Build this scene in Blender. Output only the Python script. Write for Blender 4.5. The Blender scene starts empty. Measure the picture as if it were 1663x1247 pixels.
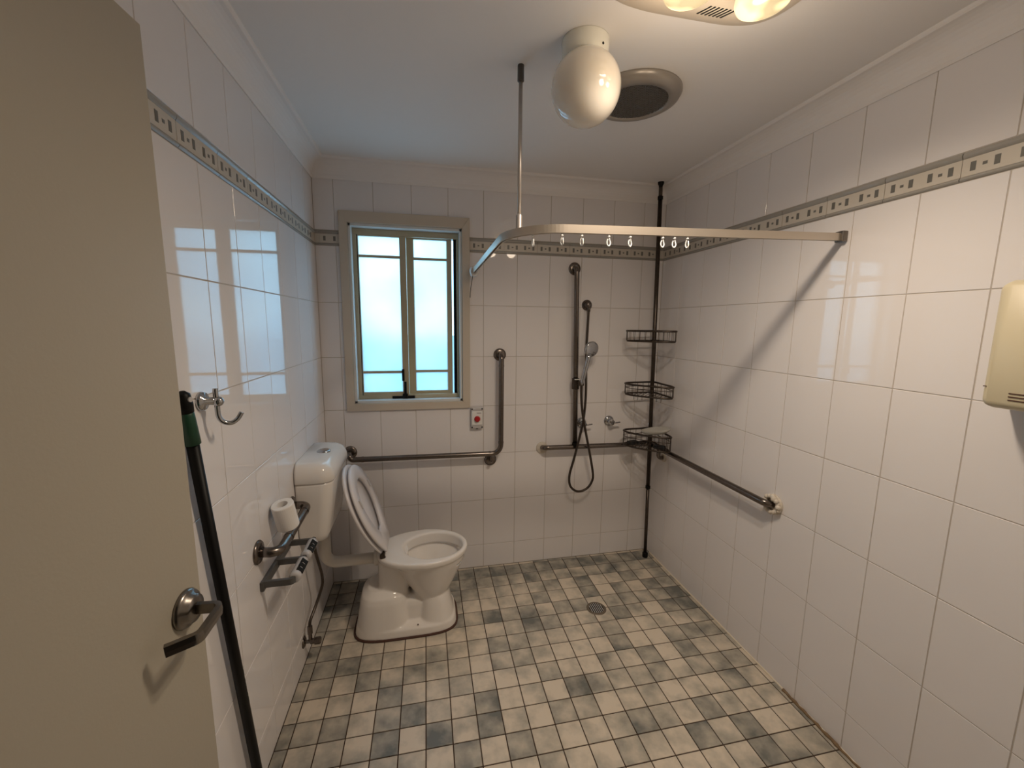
import bpy, bmesh, math, random
from mathutils import Vector, Matrix
random.seed(7)
scene = bpy.context.scene
COL = scene.collection

# ------------------------------------------------------------------ camera
cam_d = bpy.data.cameras.new('camera')
cam = bpy.data.objects.new('camera', cam_d); COL.objects.link(cam)
R_ = Vector((0.97918, -0.20272, 0.01069)); U_ = Vector((0.01872, 0.14261, 0.9896)); F_ = Vector((0.20214, 0.9688, -0.14344))
m = Matrix((R_, U_, -F_)).transposed().to_4x4(); m.translation = Vector((-0.3342, -2.4427, 1.5437))
cam.matrix_world = m
cam_d.sensor_fit = 'HORIZONTAL'; cam_d.sensor_width = 36.0; cam_d.lens = 14.49
cam_d.clip_start = 0.01
scene.camera = cam

# ------------------------------------------------------------------ world: overcast daylight outside the window
w = bpy.data.worlds.new('overcast_sky'); scene.world = w; w.use_nodes = True
bg = w.node_tree.nodes['Background']; bg.inputs[0].default_value = (0.40, 0.73, 1.0, 1); bg.inputs[1].default_value = 2.75
scene.view_settings.view_transform = 'Standard'; scene.view_settings.look = 'None'
scene.view_settings.gamma = 1.0; scene.view_settings.exposure = 0.55
LAMP_W = 25.0
GLOW_W = 0.8      # sideways glow of each reflector bulb

# ------------------------------------------------------------------ dimensions (metres)
XL, XR, YB, YF, H = -0.904, 1.144, 0.0, -2.40, 2.38
CZ = 2.288           # underside of the cornice on the wall
Z1, TH, FZ0, FZ1 = 0.15, 0.30, 1.95, 2.03

# ------------------------------------------------------------------ materials
MATS = {}
def mat(name, color, rough=0.5, metal=0.0, spec=0.5, noise=0.0, nscale=20, bump=0.0, bscale=60, emit=None, estr=0, coat=0, trans=0, detail=4):
    M = bpy.data.materials.new(name); M.use_nodes = True
    nt = M.node_tree; b = nt.nodes['Principled BSDF']
    b.inputs['Base Color'].default_value = (*color, 1); b.inputs['Roughness'].default_value = rough
    b.inputs['Metallic'].default_value = metal; b.inputs['Specular IOR Level'].default_value = spec
    b.inputs['Coat Weight'].default_value = coat; b.inputs['Transmission Weight'].default_value = trans
    if emit: b.inputs['Emission Color'].default_value = (*emit, 1); b.inputs['Emission Strength'].default_value = estr
    tc = nt.nodes.new('ShaderNodeTexCoord')
    if noise:
        n = nt.nodes.new('ShaderNodeTexNoise'); n.inputs['Scale'].default_value = nscale; n.inputs['Detail'].default_value = detail
        nt.links.new(tc.outputs['Object'], n.inputs['Vector'])
        mx = nt.nodes.new('ShaderNodeMix'); mx.data_type = 'RGBA'
        mx.inputs[6].default_value = (*[c*(1-noise) for c in color], 1); mx.inputs[7].default_value = (*[min(1, c*(1+noise)) for c in color], 1)
        nt.links.new(n.outputs['Fac'], mx.inputs[0]); nt.links.new(mx.outputs[2], b.inputs['Base Color'])
    if bump:
        n2 = nt.nodes.new('ShaderNodeTexNoise'); n2.inputs['Scale'].default_value = bscale; n2.inputs['Detail'].default_value = 3
        nt.links.new(tc.outputs['Object'], n2.inputs['Vector'])
        bp = nt.nodes.new('ShaderNodeBump'); bp.inputs['Strength'].default_value = bump; bp.inputs['Distance'].default_value = 0.002
        nt.links.new(n2.outputs['Fac'], bp.inputs['Height']); nt.links.new(bp.outputs['Normal'], b.inputs['Normal'])
    MATS[name] = M
    return M
mat('white_tile', (0.82, 0.79, 0.79), 0.03, bump=0.03, bscale=7)
mat('border_body', (0.60, 0.55, 0.48), 0.3)
mat('border_strip', (0.34, 0.325, 0.30), 0.2)
mat('border_inlay', (0.15, 0.145, 0.13), 0.3)
mat('wall_grout', (0.52, 0.47, 0.42), 0.8, noise=0.2, nscale=5)
mat('floor_grout', (0.05, 0.03, 0.02), 0.9, noise=0.4, nscale=4)
mat('plaster', (0.86, 0.84, 0.83), 0.85, bump=0.05, bscale=200)
mat('cornice_paint', (0.86, 0.83, 0.82), 0.7)
mat('added_fence_paint', (0.42, 0.52, 0.62), 0.7)
mat('hall_paint', (0.6, 0.57, 0.52), 0.8)
mat('door_paint', (0.43, 0.39, 0.315), 0.38, bump=0.12, bscale=160)
mat('steel', (0.19, 0.165, 0.15), 0.26, metal=1.0, noise=0.15, nscale=60)
mat('dark_steel', (0.09, 0.075, 0.065), 0.34, metal=1.0, noise=0.3, nscale=40)
mat('handle_metal', (0.24, 0.22, 0.20), 0.28, metal=1.0)
mat('chrome', (0.50, 0.51, 0.53), 0.1, metal=1.0)
mat('track_metal', (0.62, 0.55, 0.47), 0.36, metal=0.85)
mat('rod_metal', (0.52, 0.48, 0.45), 0.4, metal=0.7)
mat('ceramic', (0.80, 0.76, 0.72), 0.09, noise=0.03, nscale=8)
mat('seat_plastic', (0.72, 0.69, 0.70), 0.22)
mat('white_plastic', (0.80, 0.79, 0.77), 0.25)
mat('pipe_plastic', (0.74, 0.70, 0.64), 0.3)
mat('grey_plastic', (0.085, 0.083, 0.08), 0.35)
mat('light_grey_plastic', (0.52, 0.50, 0.50), 0.35)
mat('black_plastic', (0.004, 0.004, 0.004), 0.45, spec=0.2)
mat('green_plastic', (0.008, 0.06, 0.03), 0.45)
mat('pole_print', (0.15, 0.16, 0.13), 0.5)
mat('cream_plastic', (0.62, 0.55, 0.385), 0.4)
mat('red_plastic', (0.42, 0.012, 0.015), 0.35)
mat('paper', (0.82, 0.79, 0.76), 0.9, bump=0.2, bscale=200)
mat('seal_dirt', (0.07, 0.03, 0.02), 0.8, noise=0.4, nscale=30)
mat('silicone', (0.62, 0.56, 0.48), 0.5, noise=0.25, nscale=60, bump=0.6, bscale=90)
mat('window_frame', (0.46, 0.40, 0.27), 0.4)
mat('casing_paint', (0.60, 0.53, 0.44), 0.4)
mat('reveal_paint', (0.72, 0.74, 0.74), 0.35)
mat('fan_housing', (0.34, 0.31, 0.28), 0.33, metal=0.35)
mat('fan_mesh', (0.20, 0.19, 0.18), 0.4, metal=0.5)
mat('drain_brass', (0.16, 0.13, 0.10), 0.5, metal=0.3)
mat('void_black', (0.004, 0.004, 0.004), 0.9)
mat('lamp_base', (0.78, 0.77, 0.70), 0.2)
mat('globe_glass', (0.84, 0.79, 0.71), 0.06, coat=0.5)
mat('heater_panel', (0.70, 0.62, 0.52), 0.4)
mat('lamp_glass', (0.15, 0.14, 0.11), 0.15, emit=(1.0, 0.74, 0.36), estr=1.6)
def bulb_mat():
    M = MATS['lamp_glass']; nt = M.node_tree; b = nt.nodes['Principled BSDF']
    tc = nt.nodes.new('ShaderNodeTexCoord'); n = nt.nodes.new('ShaderNodeTexNoise'); n.inputs['Scale'].default_value = 14; n.inputs['Detail'].default_value = 1
    nt.links.new(tc.outputs['Object'], n.inputs['Vector'])
    mr = nt.nodes.new('ShaderNodeMapRange'); mr.inputs[1].default_value = 0.42; mr.inputs[2].default_value = 0.62; mr.inputs[3].default_value = 0.40; mr.inputs[4].default_value = 1.3
    nt.links.new(n.outputs['Fac'], mr.inputs[0]); nt.links.new(mr.outputs[0], b.inputs['Emission Strength'])
bulb_mat()
mat('unlit_glass', (0.8, 0.77, 0.7), 0.1)
mat('mould', (0.20, 0.13, 0.07), 0.8, noise=0.5, nscale=50)
mat('sealant', (0.70, 0.62, 0.50), 0.5, noise=0.15, nscale=30)
mat('scrub_pad', (0.02, 0.02, 0.022), 0.9, bump=0.8, bscale=300)
mat('soap_tray', (0.75, 0.73, 0.68), 0.35, trans=0.45)

b_ = MATS['globe_glass'].node_tree.nodes['Principled BSDF']; b_.inputs['Subsurface Weight'].default_value = 0.7; b_.inputs['Subsurface Scale'].default_value = 0.04; b_.inputs['Subsurface Radius'].default_value = (1.0, 0.9, 0.8)
def frosted():
    M = bpy.data.materials.new('frosted_glass'); M.use_nodes = True; nt = M.node_tree
    nt.nodes.remove(nt.nodes['Principled BSDF']); out = nt.nodes['Material Output']
    t = nt.nodes.new('ShaderNodeBsdfTranslucent'); t.inputs[0].default_value = (0.93, 0.97, 0.98, 1)
    n = nt.nodes.new('ShaderNodeTexNoise'); n.inputs['Scale'].default_value = 2.2; n.inputs['Detail'].default_value = 8
    tc = nt.nodes.new('ShaderNodeTexCoord'); nt.links.new(tc.outputs['Object'], n.inputs['Vector'])
    cr = nt.nodes.new('ShaderNodeValToRGB'); cr.color_ramp.elements[0].color = (0.82, 0.90, 0.94, 1); cr.color_ramp.elements[1].color = (0.95, 0.97, 0.97, 1)
    cr.color_ramp.elements[0].position = 0.3; cr.color_ramp.elements[1].position = 0.6
    nt.links.new(n.outputs['Fac'], cr.inputs[0]); nt.links.new(cr.outputs[0], t.inputs[0])
    g = nt.nodes.new('ShaderNodeBsdfGlossy'); g.inputs['Roughness'].default_value = 0.25; g.inputs[0].default_value = (0.8, 0.8, 0.8, 1)
    rf = nt.nodes.new('ShaderNodeBsdfRefraction'); rf.inputs['Roughness'].default_value = 0.6; rf.inputs['IOR'].default_value = 1.12; nt.links.new(cr.outputs[0], rf.inputs[0])
    m0 = nt.nodes.new('ShaderNodeMixShader'); m0.inputs[0].default_value = 0.6; nt.links.new(t.outputs[0], m0.inputs[1]); nt.links.new(rf.outputs[0], m0.inputs[2])
    mx = nt.nodes.new('ShaderNodeMixShader'); mx.inputs[0].default_value = 0.05
    nt.links.new(m0.outputs[0], mx.inputs[1]); nt.links.new(g.outputs[0], mx.inputs[2]); nt.links.new(mx.outputs[0], out.inputs[0])
    MATS['frosted_glass'] = M
frosted()

def floor_tile_mat():
    # mottled stone-look glaze; how grey a tile is comes from the tile's own object colour
    M = bpy.data.materials.new('floor_tile'); M.use_nodes = True; nt = M.node_tree; L = nt.links; b = nt.nodes['Principled BSDF']
    oi = nt.nodes.new('ShaderNodeObjectInfo'); tc = nt.nodes.new('ShaderNodeTexCoord')
    va = nt.nodes.new('ShaderNodeVectorMath'); va.operation = 'MULTIPLY_ADD'
    cb = nt.nodes.new('ShaderNodeCombineXYZ'); L.new(oi.outputs['Random'], cb.inputs[0]); L.new(oi.outputs['Random'], cb.inputs[1])
    va.inputs[1].default_value = (1, 1, 1); L.new(tc.outputs['Object'], va.inputs[0])
    sc = nt.nodes.new('ShaderNodeVectorMath'); sc.operation = 'SCALE'; sc.inputs['Scale'].default_value = 37.0; L.new(cb.outputs[0], sc.inputs[0]); L.new(sc.outputs[0], va.inputs[2])
    n = nt.nodes.new('ShaderNodeTexNoise'); n.inputs['Scale'].default_value = 9; n.inputs['Detail'].default_value = 4; n.inputs['Roughness'].default_value = 0.55; L.new(va.outputs[0], n.inputs['Vector'])
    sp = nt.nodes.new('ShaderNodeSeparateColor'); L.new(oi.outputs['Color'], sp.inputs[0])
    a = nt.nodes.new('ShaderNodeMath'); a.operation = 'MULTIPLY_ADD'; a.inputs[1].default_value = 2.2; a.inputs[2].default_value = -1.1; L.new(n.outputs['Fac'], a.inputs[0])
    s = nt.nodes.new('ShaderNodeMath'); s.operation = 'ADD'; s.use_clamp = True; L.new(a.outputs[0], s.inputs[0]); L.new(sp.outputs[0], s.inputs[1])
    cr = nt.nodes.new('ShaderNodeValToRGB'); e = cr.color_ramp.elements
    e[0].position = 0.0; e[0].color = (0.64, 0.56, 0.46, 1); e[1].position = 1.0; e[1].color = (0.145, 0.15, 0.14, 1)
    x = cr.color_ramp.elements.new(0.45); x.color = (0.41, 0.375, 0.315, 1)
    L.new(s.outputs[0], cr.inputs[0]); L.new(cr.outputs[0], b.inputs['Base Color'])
    b.inputs['Roughness'].default_value = 0.42
    n2 = nt.nodes.new('ShaderNodeTexNoise'); n2.inputs['Scale'].default_value = 160; L.new(tc.outputs['Object'], n2.inputs['Vector'])
    bp = nt.nodes.new('ShaderNodeBump'); bp.inputs['Strength'].default_value = 0.25; bp.inputs['Distance'].default_value = 0.001; L.new(n2.outputs['Fac'], bp.inputs['Height']); L.new(bp.outputs[0], b.inputs['Normal'])
    MATS['floor_tile'] = M
floor_tile_mat()

# ------------------------------------------------------------------ helpers
def link(name, me, mats, parent=None, smooth=False, kind=None):
    o = bpy.data.objects.new(name, me); COL.objects.link(o)
    if isinstance(mats, str): mats = [mats]
    if len(me.materials) == 0:
        for k in mats: me.materials.append(MATS[k])
    if parent: o.parent = parent
    if smooth:
        for p in me.polygons: p.use_smooth = True
    if kind: o['kind'] = kind
    return o
def fin(bm, name, recalc=True):
    if recalc: bmesh.ops.recalc_face_normals(bm, faces=bm.faces[:])
    me = bpy.data.meshes.new(name); bm.to_mesh(me); bm.free(); return me
def obj(name, bm, mats, parent=None, smooth=False, kind=None, recalc=True):
    return link(name, fin(bm, name, recalc), mats, parent, smooth, kind)
def empty(name, loc=(0, 0, 0), kind=None):
    o = bpy.data.objects.new(name, None); o.empty_display_size = 0.05; COL.objects.link(o); o.location = loc
    if kind: o['kind'] = kind
    return o
def tag(o, label, cat, group=None):
    o['label'] = label; o['category'] = cat
    if group: o['group'] = group
    return o
def thing(name, label, cat, loc, group=None):
    return tag(empty(name, loc), label, cat, group)
def put(o, parent):
    # parent while keeping coordinates given in world space
    o.parent = parent; o.matrix_parent_inverse = Matrix.Translation(-Vector(parent.location)); return o
def B(bm, x0, x1, y0, y1, z0, z1, bev=0.0, mi=0):
    vs = [bm.verts.new(p) for p in ((x0, y0, z0), (x1, y0, z0), (x1, y1, z0), (x0, y1, z0), (x0, y0, z1), (x1, y0, z1), (x1, y1, z1), (x0, y1, z1))]
    fs = [bm.faces.new([vs[i] for i in f]) for f in ((3, 2, 1, 0), (4, 5, 6, 7), (0, 1, 5, 4), (1, 2, 6, 5), (2, 3, 7, 6), (3, 0, 4, 7))]
    for f in fs: f.material_index = mi
    if bev:
        es = list({e for f in fs for e in f.edges})
        r = bmesh.ops.bevel(bm, geom=es, offset=bev, segments=2, profile=0.5, affect='EDGES')
        for f in r['faces']: f.material_index = mi
    return vs
def box(name, x0, x1, y0, y1, z0, z1, m_, parent=None, bev=0.0, smooth=False, kind=None):
    bm = bmesh.new(); B(bm, x0, x1, y0, y1, z0, z1, bev)
    return obj(name, bm, m_, parent, smooth, kind)
def loft(bm, rings, cap0=True, cap1=True, closed=False, mi=0):
    vr = [[bm.verts.new(p) for p in r] for r in rings]; n = len(vr[0])
    pairs = list(zip(vr[:-1], vr[1:])) + ([(vr[-1], vr[0])] if closed else [])
    for a, b in pairs:
        for i in range(n):
            j = (i+1) % n
            f = bm.faces.new((a[i], a[j], b[j], b[i])); f.material_index = mi
    if not closed:
        if cap0: bm.faces.new(vr[0][::-1]).material_index = mi
        if cap1: bm.faces.new(vr[-1]).material_index = mi
    return vr
def lathe(bm, prof, origin, axis, n=32, mi=0):
    # prof: list of (radius, height along axis)
    axis = Vector(axis).normalized(); o = Vector(origin)
    t = Vector((0, 0, 1)) if abs(axis.z) < 0.9 else Vector((1, 0, 0))
    a = axis.cross(t).normalized(); b = axis.cross(a)
    rings = [[o + axis*h + (a*math.cos(2*math.pi*i/n) + b*math.sin(2*math.pi*i/n))*max(r, 1e-4) for i in range(n)] for r, h in prof]
    loft(bm, rings, mi=mi)
def fillet(pts, rad, seg=8, closed=False):
    pts = [Vector(p) for p in pts]; out = []; n = len(pts)
    for i, p in enumerate(pts):
        if not closed and i in (0, n-1): out.append(p); continue
        a = pts[i-1]; b = pts[(i+1) % n]; r = rad[i] if isinstance(rad, (list, tuple)) else rad
        u = (a-p); v = (b-p); lu, lv = u.length, v.length; u.normalize(); v.normalize()
        ang = u.angle(v)
        if r <= 0 or ang > 3.1: out.append(p); continue
        d = min(r/math.tan(ang/2), lu*0.499, lv*0.499); r2 = d*math.tan(ang/2)
        c = p + (u+v).normalized()*(r2/math.sin(ang/2))
        s = p+u*d-c; e = p+v*d-c; tot = s.angle(e); ax = s.cross(e)
        if ax.length < 1e-12: out.append(p); continue
        ax.normalize()
        for k in range(seg+1): out.append(c + Matrix.Rotation(tot*k/seg, 3, ax) @ s)
    return out
def catmull(pts, sub=6, closed=False):
    pts = [Vector(p) for p in pts]; n = len(pts); out = []
    rng = range(n) if closed else range(n-1)
    for i in rng:
        g = (lambda k: pts[k % n]) if closed else (lambda k: pts[max(0, min(n-1, k))])
        p0, p1, p2, p3 = g(i-1), g(i), g(i+1), g(i+2)
        for s in range(sub):
            t = s/sub
            out.append(0.5*((2*p1)+(p2-p0)*t+(2*p0-5*p1+4*p2-p3)*t*t+(3*p1-p0-3*p2+p3)*t**3))
    if not closed: out.append(pts[-1])
    return out
def tube(bm, pts, r, n=10, closed=False, mi=0):
    pts = [Vector(p) for p in pts]; N = len(pts); rings = []
    T = []
    for i in range(N):
        a = pts[i-1] if (i > 0 or closed) else pts[i]; b = pts[(i+1) % N] if (i < N-1 or closed) else pts[i]
        T.append((b-a).normalized())
    up = Vector((0, 0, 1)) if abs(T[0].z) < 0.9 else Vector((0, 1, 0))
    nn = (up - T[0]*up.dot(T[0])).normalized()
    for i in range(N):
        if i:
            nn = nn - T[i]*nn.dot(T[i])
            nn = nn.normalized() if nn.length > 1e-6 else T[i].orthogonal().normalized()
        bb = T[i].cross(nn); rr = r[i] if isinstance(r, (list, tuple)) else r
        rings.append([pts[i]+(nn*math.cos(2*math.pi*k/n)+bb*math.sin(2*math.pi*k/n))*rr for k in range(n)])
    loft(bm, rings, closed=closed, mi=mi)
def sweep(bm, pts, section, mi=0):
    # section: list of (side, up) points, kept upright along the path
    pts = [Vector(p) for p in pts]; rings = []; N = len(pts)
    for i in range(N):
        a = pts[max(0, i-1)]; b = pts[min(N-1, i+1)]; t = (b-a).normalized()
        s = t.cross(Vector((0, 0, 1))).normalized(); u = s.cross(t)
        rings.append([pts[i]+s*q[0]+u*q[1] for q in section])
    loft(bm, rings, mi=mi)
def se(cx, cy, a, b, z, n=40, p=2.0, k=0.0):
    out = []
    for i in range(n):
        t = 2*math.pi*i/n; c, s = math.cos(t), math.sin(t)
        x = a*math.copysign(abs(c)**(2/p), c); y = b*math.copysign(abs(s)**(2/p), s)*(1+k*x/max(a, 1e-6))
        out.append(Vector((cx+x, cy+y, z)))
    return out

# ------------------------------------------------------------------ setting: walls with real tiles
def basis(U, V, N, o):
    mm = Matrix((Vector(U), Vector(V), Vector(N))).transposed().to_4x4(); mm.translation = Vector(o); return mm
BACK = basis((1, 0, 0), (0, 0, 1), (0, -1, 0), (0, YB, 0))
RIGHT = basis((0, -1, 0), (0, 0, 1), (-1, 0, 0), (XR, 0, 0))
LEFT = basis((0, 1, 0), (0, 0, 1), (1, 0, 0), (XL, 0, 0))
FRONT = basis((-1, 0, 0), (0, 0, 1), (0, 1, 0), (0, YF, 0))
FLOOR = basis((1, 0, 0), (0, 1, 0), (0, 0, 1), (0, 0, 0))
TC = {}
def tile_mesh(poly, th, bev, key, m_):
    if key in TC: return TC[key]
    bm = bmesh.new()
    vs = [bm.verts.new((p[0], p[1], 0)) for p in poly]; f = bm.faces.new(vs); f.normal_update()
    if f.normal.z < 0: bmesh.ops.reverse_faces(bm, faces=[f])
    lo = [bm.verts.new((v.co.x, v.co.y, -th)) for v in f.verts]; top = list(f.verts); n = len(top)
    for i in range(n): bm.faces.new((top[i], lo[i], lo[(i+1) % n], top[(i+1) % n]))
    if bev: bmesh.ops.bevel(bm, geom=[e for e in f.edges], offset=bev, segments=1, affect='EDGES')
    me = fin(bm, 'tile_mesh'); me.materials.append(MATS[m_]); TC[key] = me
    return me
def wall_tiles(parent, frame, us, vs, hole=None, joint=0.0028, tilt=0.0016):
    for i in range(len(us)-1):
        for k in range(len(vs)-1):
            a, b = sorted((us[i], us[i+1])); c, d = vs[k], vs[k+1]
            a += joint/2; b -= joint/2; c += joint/2; d -= joint/2
            poly = [(a, c), (b, c), (b, d), (a, d)]
            if hole:
                h0, h1, g0, g1 = hole
                if a >= h0 and b <= h1 and c >= g0 and d <= g1: continue
                if a < h1 and b > h0 and c < g1 and d > g0:
                    # subtract the opening (rectangles or L shapes)
                    inx0, inx1 = h0 > a, h1 < b; inz0, inz1 = g0 > c, g1 < d
                    nin = (inx0 or inx1), (inz0 or inz1)
                    if nin == (True, False): poly = [(a, c), (h0, c), (h0, d), (a, d)] if inx0 else [(h1, c), (b, c), (b, d), (h1, d)]
                    elif nin == (False, True): poly = [(a, c), (b, c), (b, g0), (a, g0)] if inz0 else [(a, g1), (b, g1), (b, d), (a, d)]
                    elif inx0 and inz0: poly = [(a, c), (b, c), (b, g0), (h0, g0), (h0, d), (a, d)]
                    elif inx0 and inz1: poly = [(a, c), (h0, c), (h0, g1), (b, g1), (b, d), (a, d)]
                    elif inx1 and inz0: poly = [(a, c), (b, c), (b, d), (h1, d), (h1, g0), (a, g0)]
                    else: poly = [(h1, c), (b, c), (b, d), (a, d), (a, g1), (h1, g1)]
            cu = sum(p[0] for p in poly)/len(poly); cv = sum(p[1] for p in poly)/len(poly)
            loc = [(round(p[0]-cu, 4), round(p[1]-cv, 4)) for p in poly]
            me = tile_mesh(loc, 0.006, 0.0008, ('w', tuple(loc)), 'white_tile')
            o = link('tile', me, 'white_tile', parent)
            o.matrix_world = frame @ Matrix.Translation((cu, cv, 0)) @ Matrix.Rotation(random.uniform(-tilt, tilt), 4, 'X') @ Matrix.Rotation(random.uniform(-tilt, tilt), 4, 'Y')
def border_mesh(L):
    key = ('b', round(L, 4))
    if key in TC: return TC[key]
    bm = bmesh.new(); h = L/2; j = 0.001; n0 = -0.006
    B(bm, -h+j, h-j, 0.0135, 0.0605, n0, 0.0005, mi=0)
    # rounded liner strips above and below
    for v0, v1 in ((0.001, 0.013), (0.061, 0.079)):
        rings = []
        for u in (-h+j, h-j):
            rings.append([Vector((u, v0, n0))] + [Vector((u, v0+(v1-v0)*t, 0.0005+0.004*math.sin(math.pi*t))) for t in (0, .2, .4, .6, .8, 1)] + [Vector((u, v1, n0))])
        loft(bm, rings, mi=1)
    for q in (1, 3, 5, 7):
        u = -0.1+0.2*q/8
        if abs(u) < h-0.008: B(bm, u-0.006, u+0.006, 0.025, 0.049, 0.0, 0.0012, mi=2)
    for q in (2, 6):
        u = -0.1+0.2*q/8
        if abs(u) < h-0.006: B(bm, u-0.005, u+0.005, 0.033, 0.041, 0.0, 0.0010, mi=2)
    me = fin(bm, 'border_mesh')
    for k in ('border_body', 'border_strip', 'border_inlay'): me.materials.append(MATS[k])
    TC[key] = me; return me
def border(parent, frame, u0, u1, off, hole=None):
    cuts = [u0]; k = math.floor((u0-off)/0.2)+1
    while off+0.2*k < u1-0.004: cuts.append(off+0.2*k); k += 1
    cuts.append(u1)
    segs = []
    for a, b in zip(cuts[:-1], cuts[1:]):
        if hole and a < hole[1] and b > hole[0]:
            if a < hole[0]: segs.append((a, hole[0]))
            if b > hole[1]: segs.append((hole[1], b))
        else: segs.append((a, b))
    for a, b in segs:
        if b-a < 0.012: continue
        o = link('border_tile', border_mesh(b-a), 'border_body', parent)
        o.matrix_world = frame @ Matrix.Translation(((a+b)/2, FZ0, 0))
def lines(a, b, first, step):
    out = [a]; k = first
    while k < b-0.012:
        if k > a+0.012: out.append(k)
        k += step
    return out+[b]
ROWS = [0.0, 0.15, 0.45, 0.75, 1.05, 1.35, 1.65, 1.95]
TOP = [FZ1, CZ+0.012]
g = 0.0016
# window opening and casing
WX0, WX1, WZ0, WZ1 = -0.735, -0.127, 1.088, 2.072
HOLE = (WX0-0.02, WX1+0.02, WZ0-0.02, WZ1+0.02)

bm = bmesh.new()
B(bm, XL-0.1, WX0, YB+g, YB+0.12, -0.1, H+0.1); B(bm, WX1, XR+0.1, YB+g, YB+0.12, -0.1, H+0.1)
B(bm, WX0, WX1, YB+g, YB+0.12, -0.1, WZ0); B(bm, WX0, WX1, YB+g, YB+0.12, WZ1, H+0.1)
wall_back = obj('wall_back', bm, 'wall_grout', kind='structure')
ub = lines(XL, XR, -0.8, 0.2)
wall_tiles(wall_back, BACK, ub, ROWS, HOLE); wall_tiles(wall_back, BACK, ub, TOP, HOLE)
border(wall_back, BACK, XL, XR, 0.12, (-0.78, -0.082))
wall_right = box('wall_right', XR+g, XR+0.12, YF-0.12, YB+0.1, -0.1, H+0.1, 'wall_grout', kind='structure')
ur = lines(0.0, -YF, 0.2, 0.2)
wall_tiles(wall_right, RIGHT, ur, ROWS); wall_tiles(wall_right, RIGHT, ur, TOP)
border(wall_right, RIGHT, 0.0, -YF, 0.094)
wall_left = box('wall_left', XL-0.12, XL-g, YF-0.12, YB+0.1, -0.1, H+0.1, 'wall_grout', kind='structure')
ul = [-q for q in lines(0.0, -YF, 0.167, 0.2)][::-1]
wall_tiles(wall_left, LEFT, ul, ROWS); wall_tiles(wall_left, LEFT, ul, TOP)
border(wall_left, LEFT, YF, 0.0, -0.052)
# wall with the doorway the camera stands in, and the hall beyond
bm = bmesh.new()
B(bm, -0.03, XR+0.1, YF-0.12, YF, -0.1, H+0.1); B(bm, XL-0.1, -0.03, YF-0.12, YF, 2.07, H+0.1); B(bm, XL-0.1, -0.875, YF-0.12, YF, -0.1, 2.07)
wall_front = obj('wall_front', bm, 'hall_paint', kind='structure')
bm = bmesh.new()
B(bm, -1.6, 1.5, -3.85, -3.75, -0.1, 2.5); B(bm, -1.7, -1.6, -3.85, YF-0.12, -0.1, 2.5); B(bm, 1.5, 1.6, -3.85, YF-0.12, -0.1, 2.5)
B(bm, -1.6, XL-0.1, YF-0.2, YF-0.12, -0.1, 2.5); B(bm, XR+0.1, 1.5, YF-0.2, YF-0.12, -0.1, 2.5)
B(bm, -1.6, 1.5, -3.85, YF-0.12, 2.44, 2.5)
obj('wall_hall', bm, 'hall_paint', kind='structure')
box('ceiling', XL-0.1, XR+0.1, YF-0.12, YB+0.1, H, H+0.1, 'plaster', kind='structure')
# cornice
def cornice(name, horiz, a0, a1, wall, sgn):
    prof = [(0.0, CZ-0.0), (0.004, CZ-0.001), (0.006, CZ+0.006)]
    for i in range(9):
        t = math.pi/2*i/8
        prof.append((0.008+0.062*(1-math.cos(t)), CZ+0.010+0.070*math.sin(t)))
    prof += [(0.074, H-0.008), (0.076, H), (0.0, H)]
    bm = bmesh.new(); r0, r1 = [], []
    for nn, z in prof:
        p = wall+sgn*nn
        r0.append(Vector((a0+nn, p, z)) if horiz else Vector((p, a0+nn, z))); r1.append(Vector((a1-nn, p, z)) if horiz else Vector((p, a1-nn, z)))
    loft(bm, [r0, r1]); return obj(name, bm, 'cornice_paint', kind='structure')
cornice('trim_1', True, XL, XR, YB, -1); cornice('trim_2', True, XL, XR, YF, 1)
cornice('trim_3', False, YF, YB, XL, 1); cornice('trim_4', False, YF, YB, XR, -1)

# fence added to turn the lower frosted panes darker and bluer; ground outside
box('wall_added_fence', -3.5, 3.0, 1.9, 2.0, -0.3, 1.42, 'added_fence_paint', kind='structure')
box('ground_outside', -3.5, 3.0, 0.13, 1.9, -0.35, -0.2, 'hall_paint', kind='structure')
# floor
floor = box('floor', -1.7, 1.6, -3.85, YB+0.1, -0.12, -0.0022, 'floor_grout', kind='structure')
FS, FX, FY = 0.0988, -0.1647, -0.8106
def axis_lines(a, b, off):
    k = math.ceil((a-off)/FS); out = [a]
    while off+k*FS < b-0.004:
        if off+k*FS > a+0.004: out.append(off+k*FS)
        k += 1
    return out+[b]
fx = axis_lines(XL, XR, FX); fy = axis_lines(YF-0.0, YB, FY)
SHADES = {}
# how grey each floor tile is, by row (rows and columns counted from the grid origin)
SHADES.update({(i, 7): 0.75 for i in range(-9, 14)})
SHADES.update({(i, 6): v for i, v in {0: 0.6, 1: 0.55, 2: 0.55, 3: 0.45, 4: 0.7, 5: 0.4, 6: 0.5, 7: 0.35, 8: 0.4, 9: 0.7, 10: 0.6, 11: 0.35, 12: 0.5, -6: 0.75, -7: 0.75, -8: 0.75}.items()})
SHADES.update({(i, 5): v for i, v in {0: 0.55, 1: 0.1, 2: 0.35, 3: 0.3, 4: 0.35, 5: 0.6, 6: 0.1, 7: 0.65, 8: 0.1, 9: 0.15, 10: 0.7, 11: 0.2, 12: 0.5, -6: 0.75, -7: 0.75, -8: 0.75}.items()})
SHADES.update({(i, 4): v for i, v in {0: 0.1, 1: 0.05, 2: 0.1, 3: 0.4, 4: 0.5, 5: 0.3, 6: 0.05, 7: 0.65, 8: 0.05, 9: 0.55, 10: 0.2, 11: 0.6, 12: 0.5, -7: 0.3, -8: 0.6}.items()})
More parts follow.
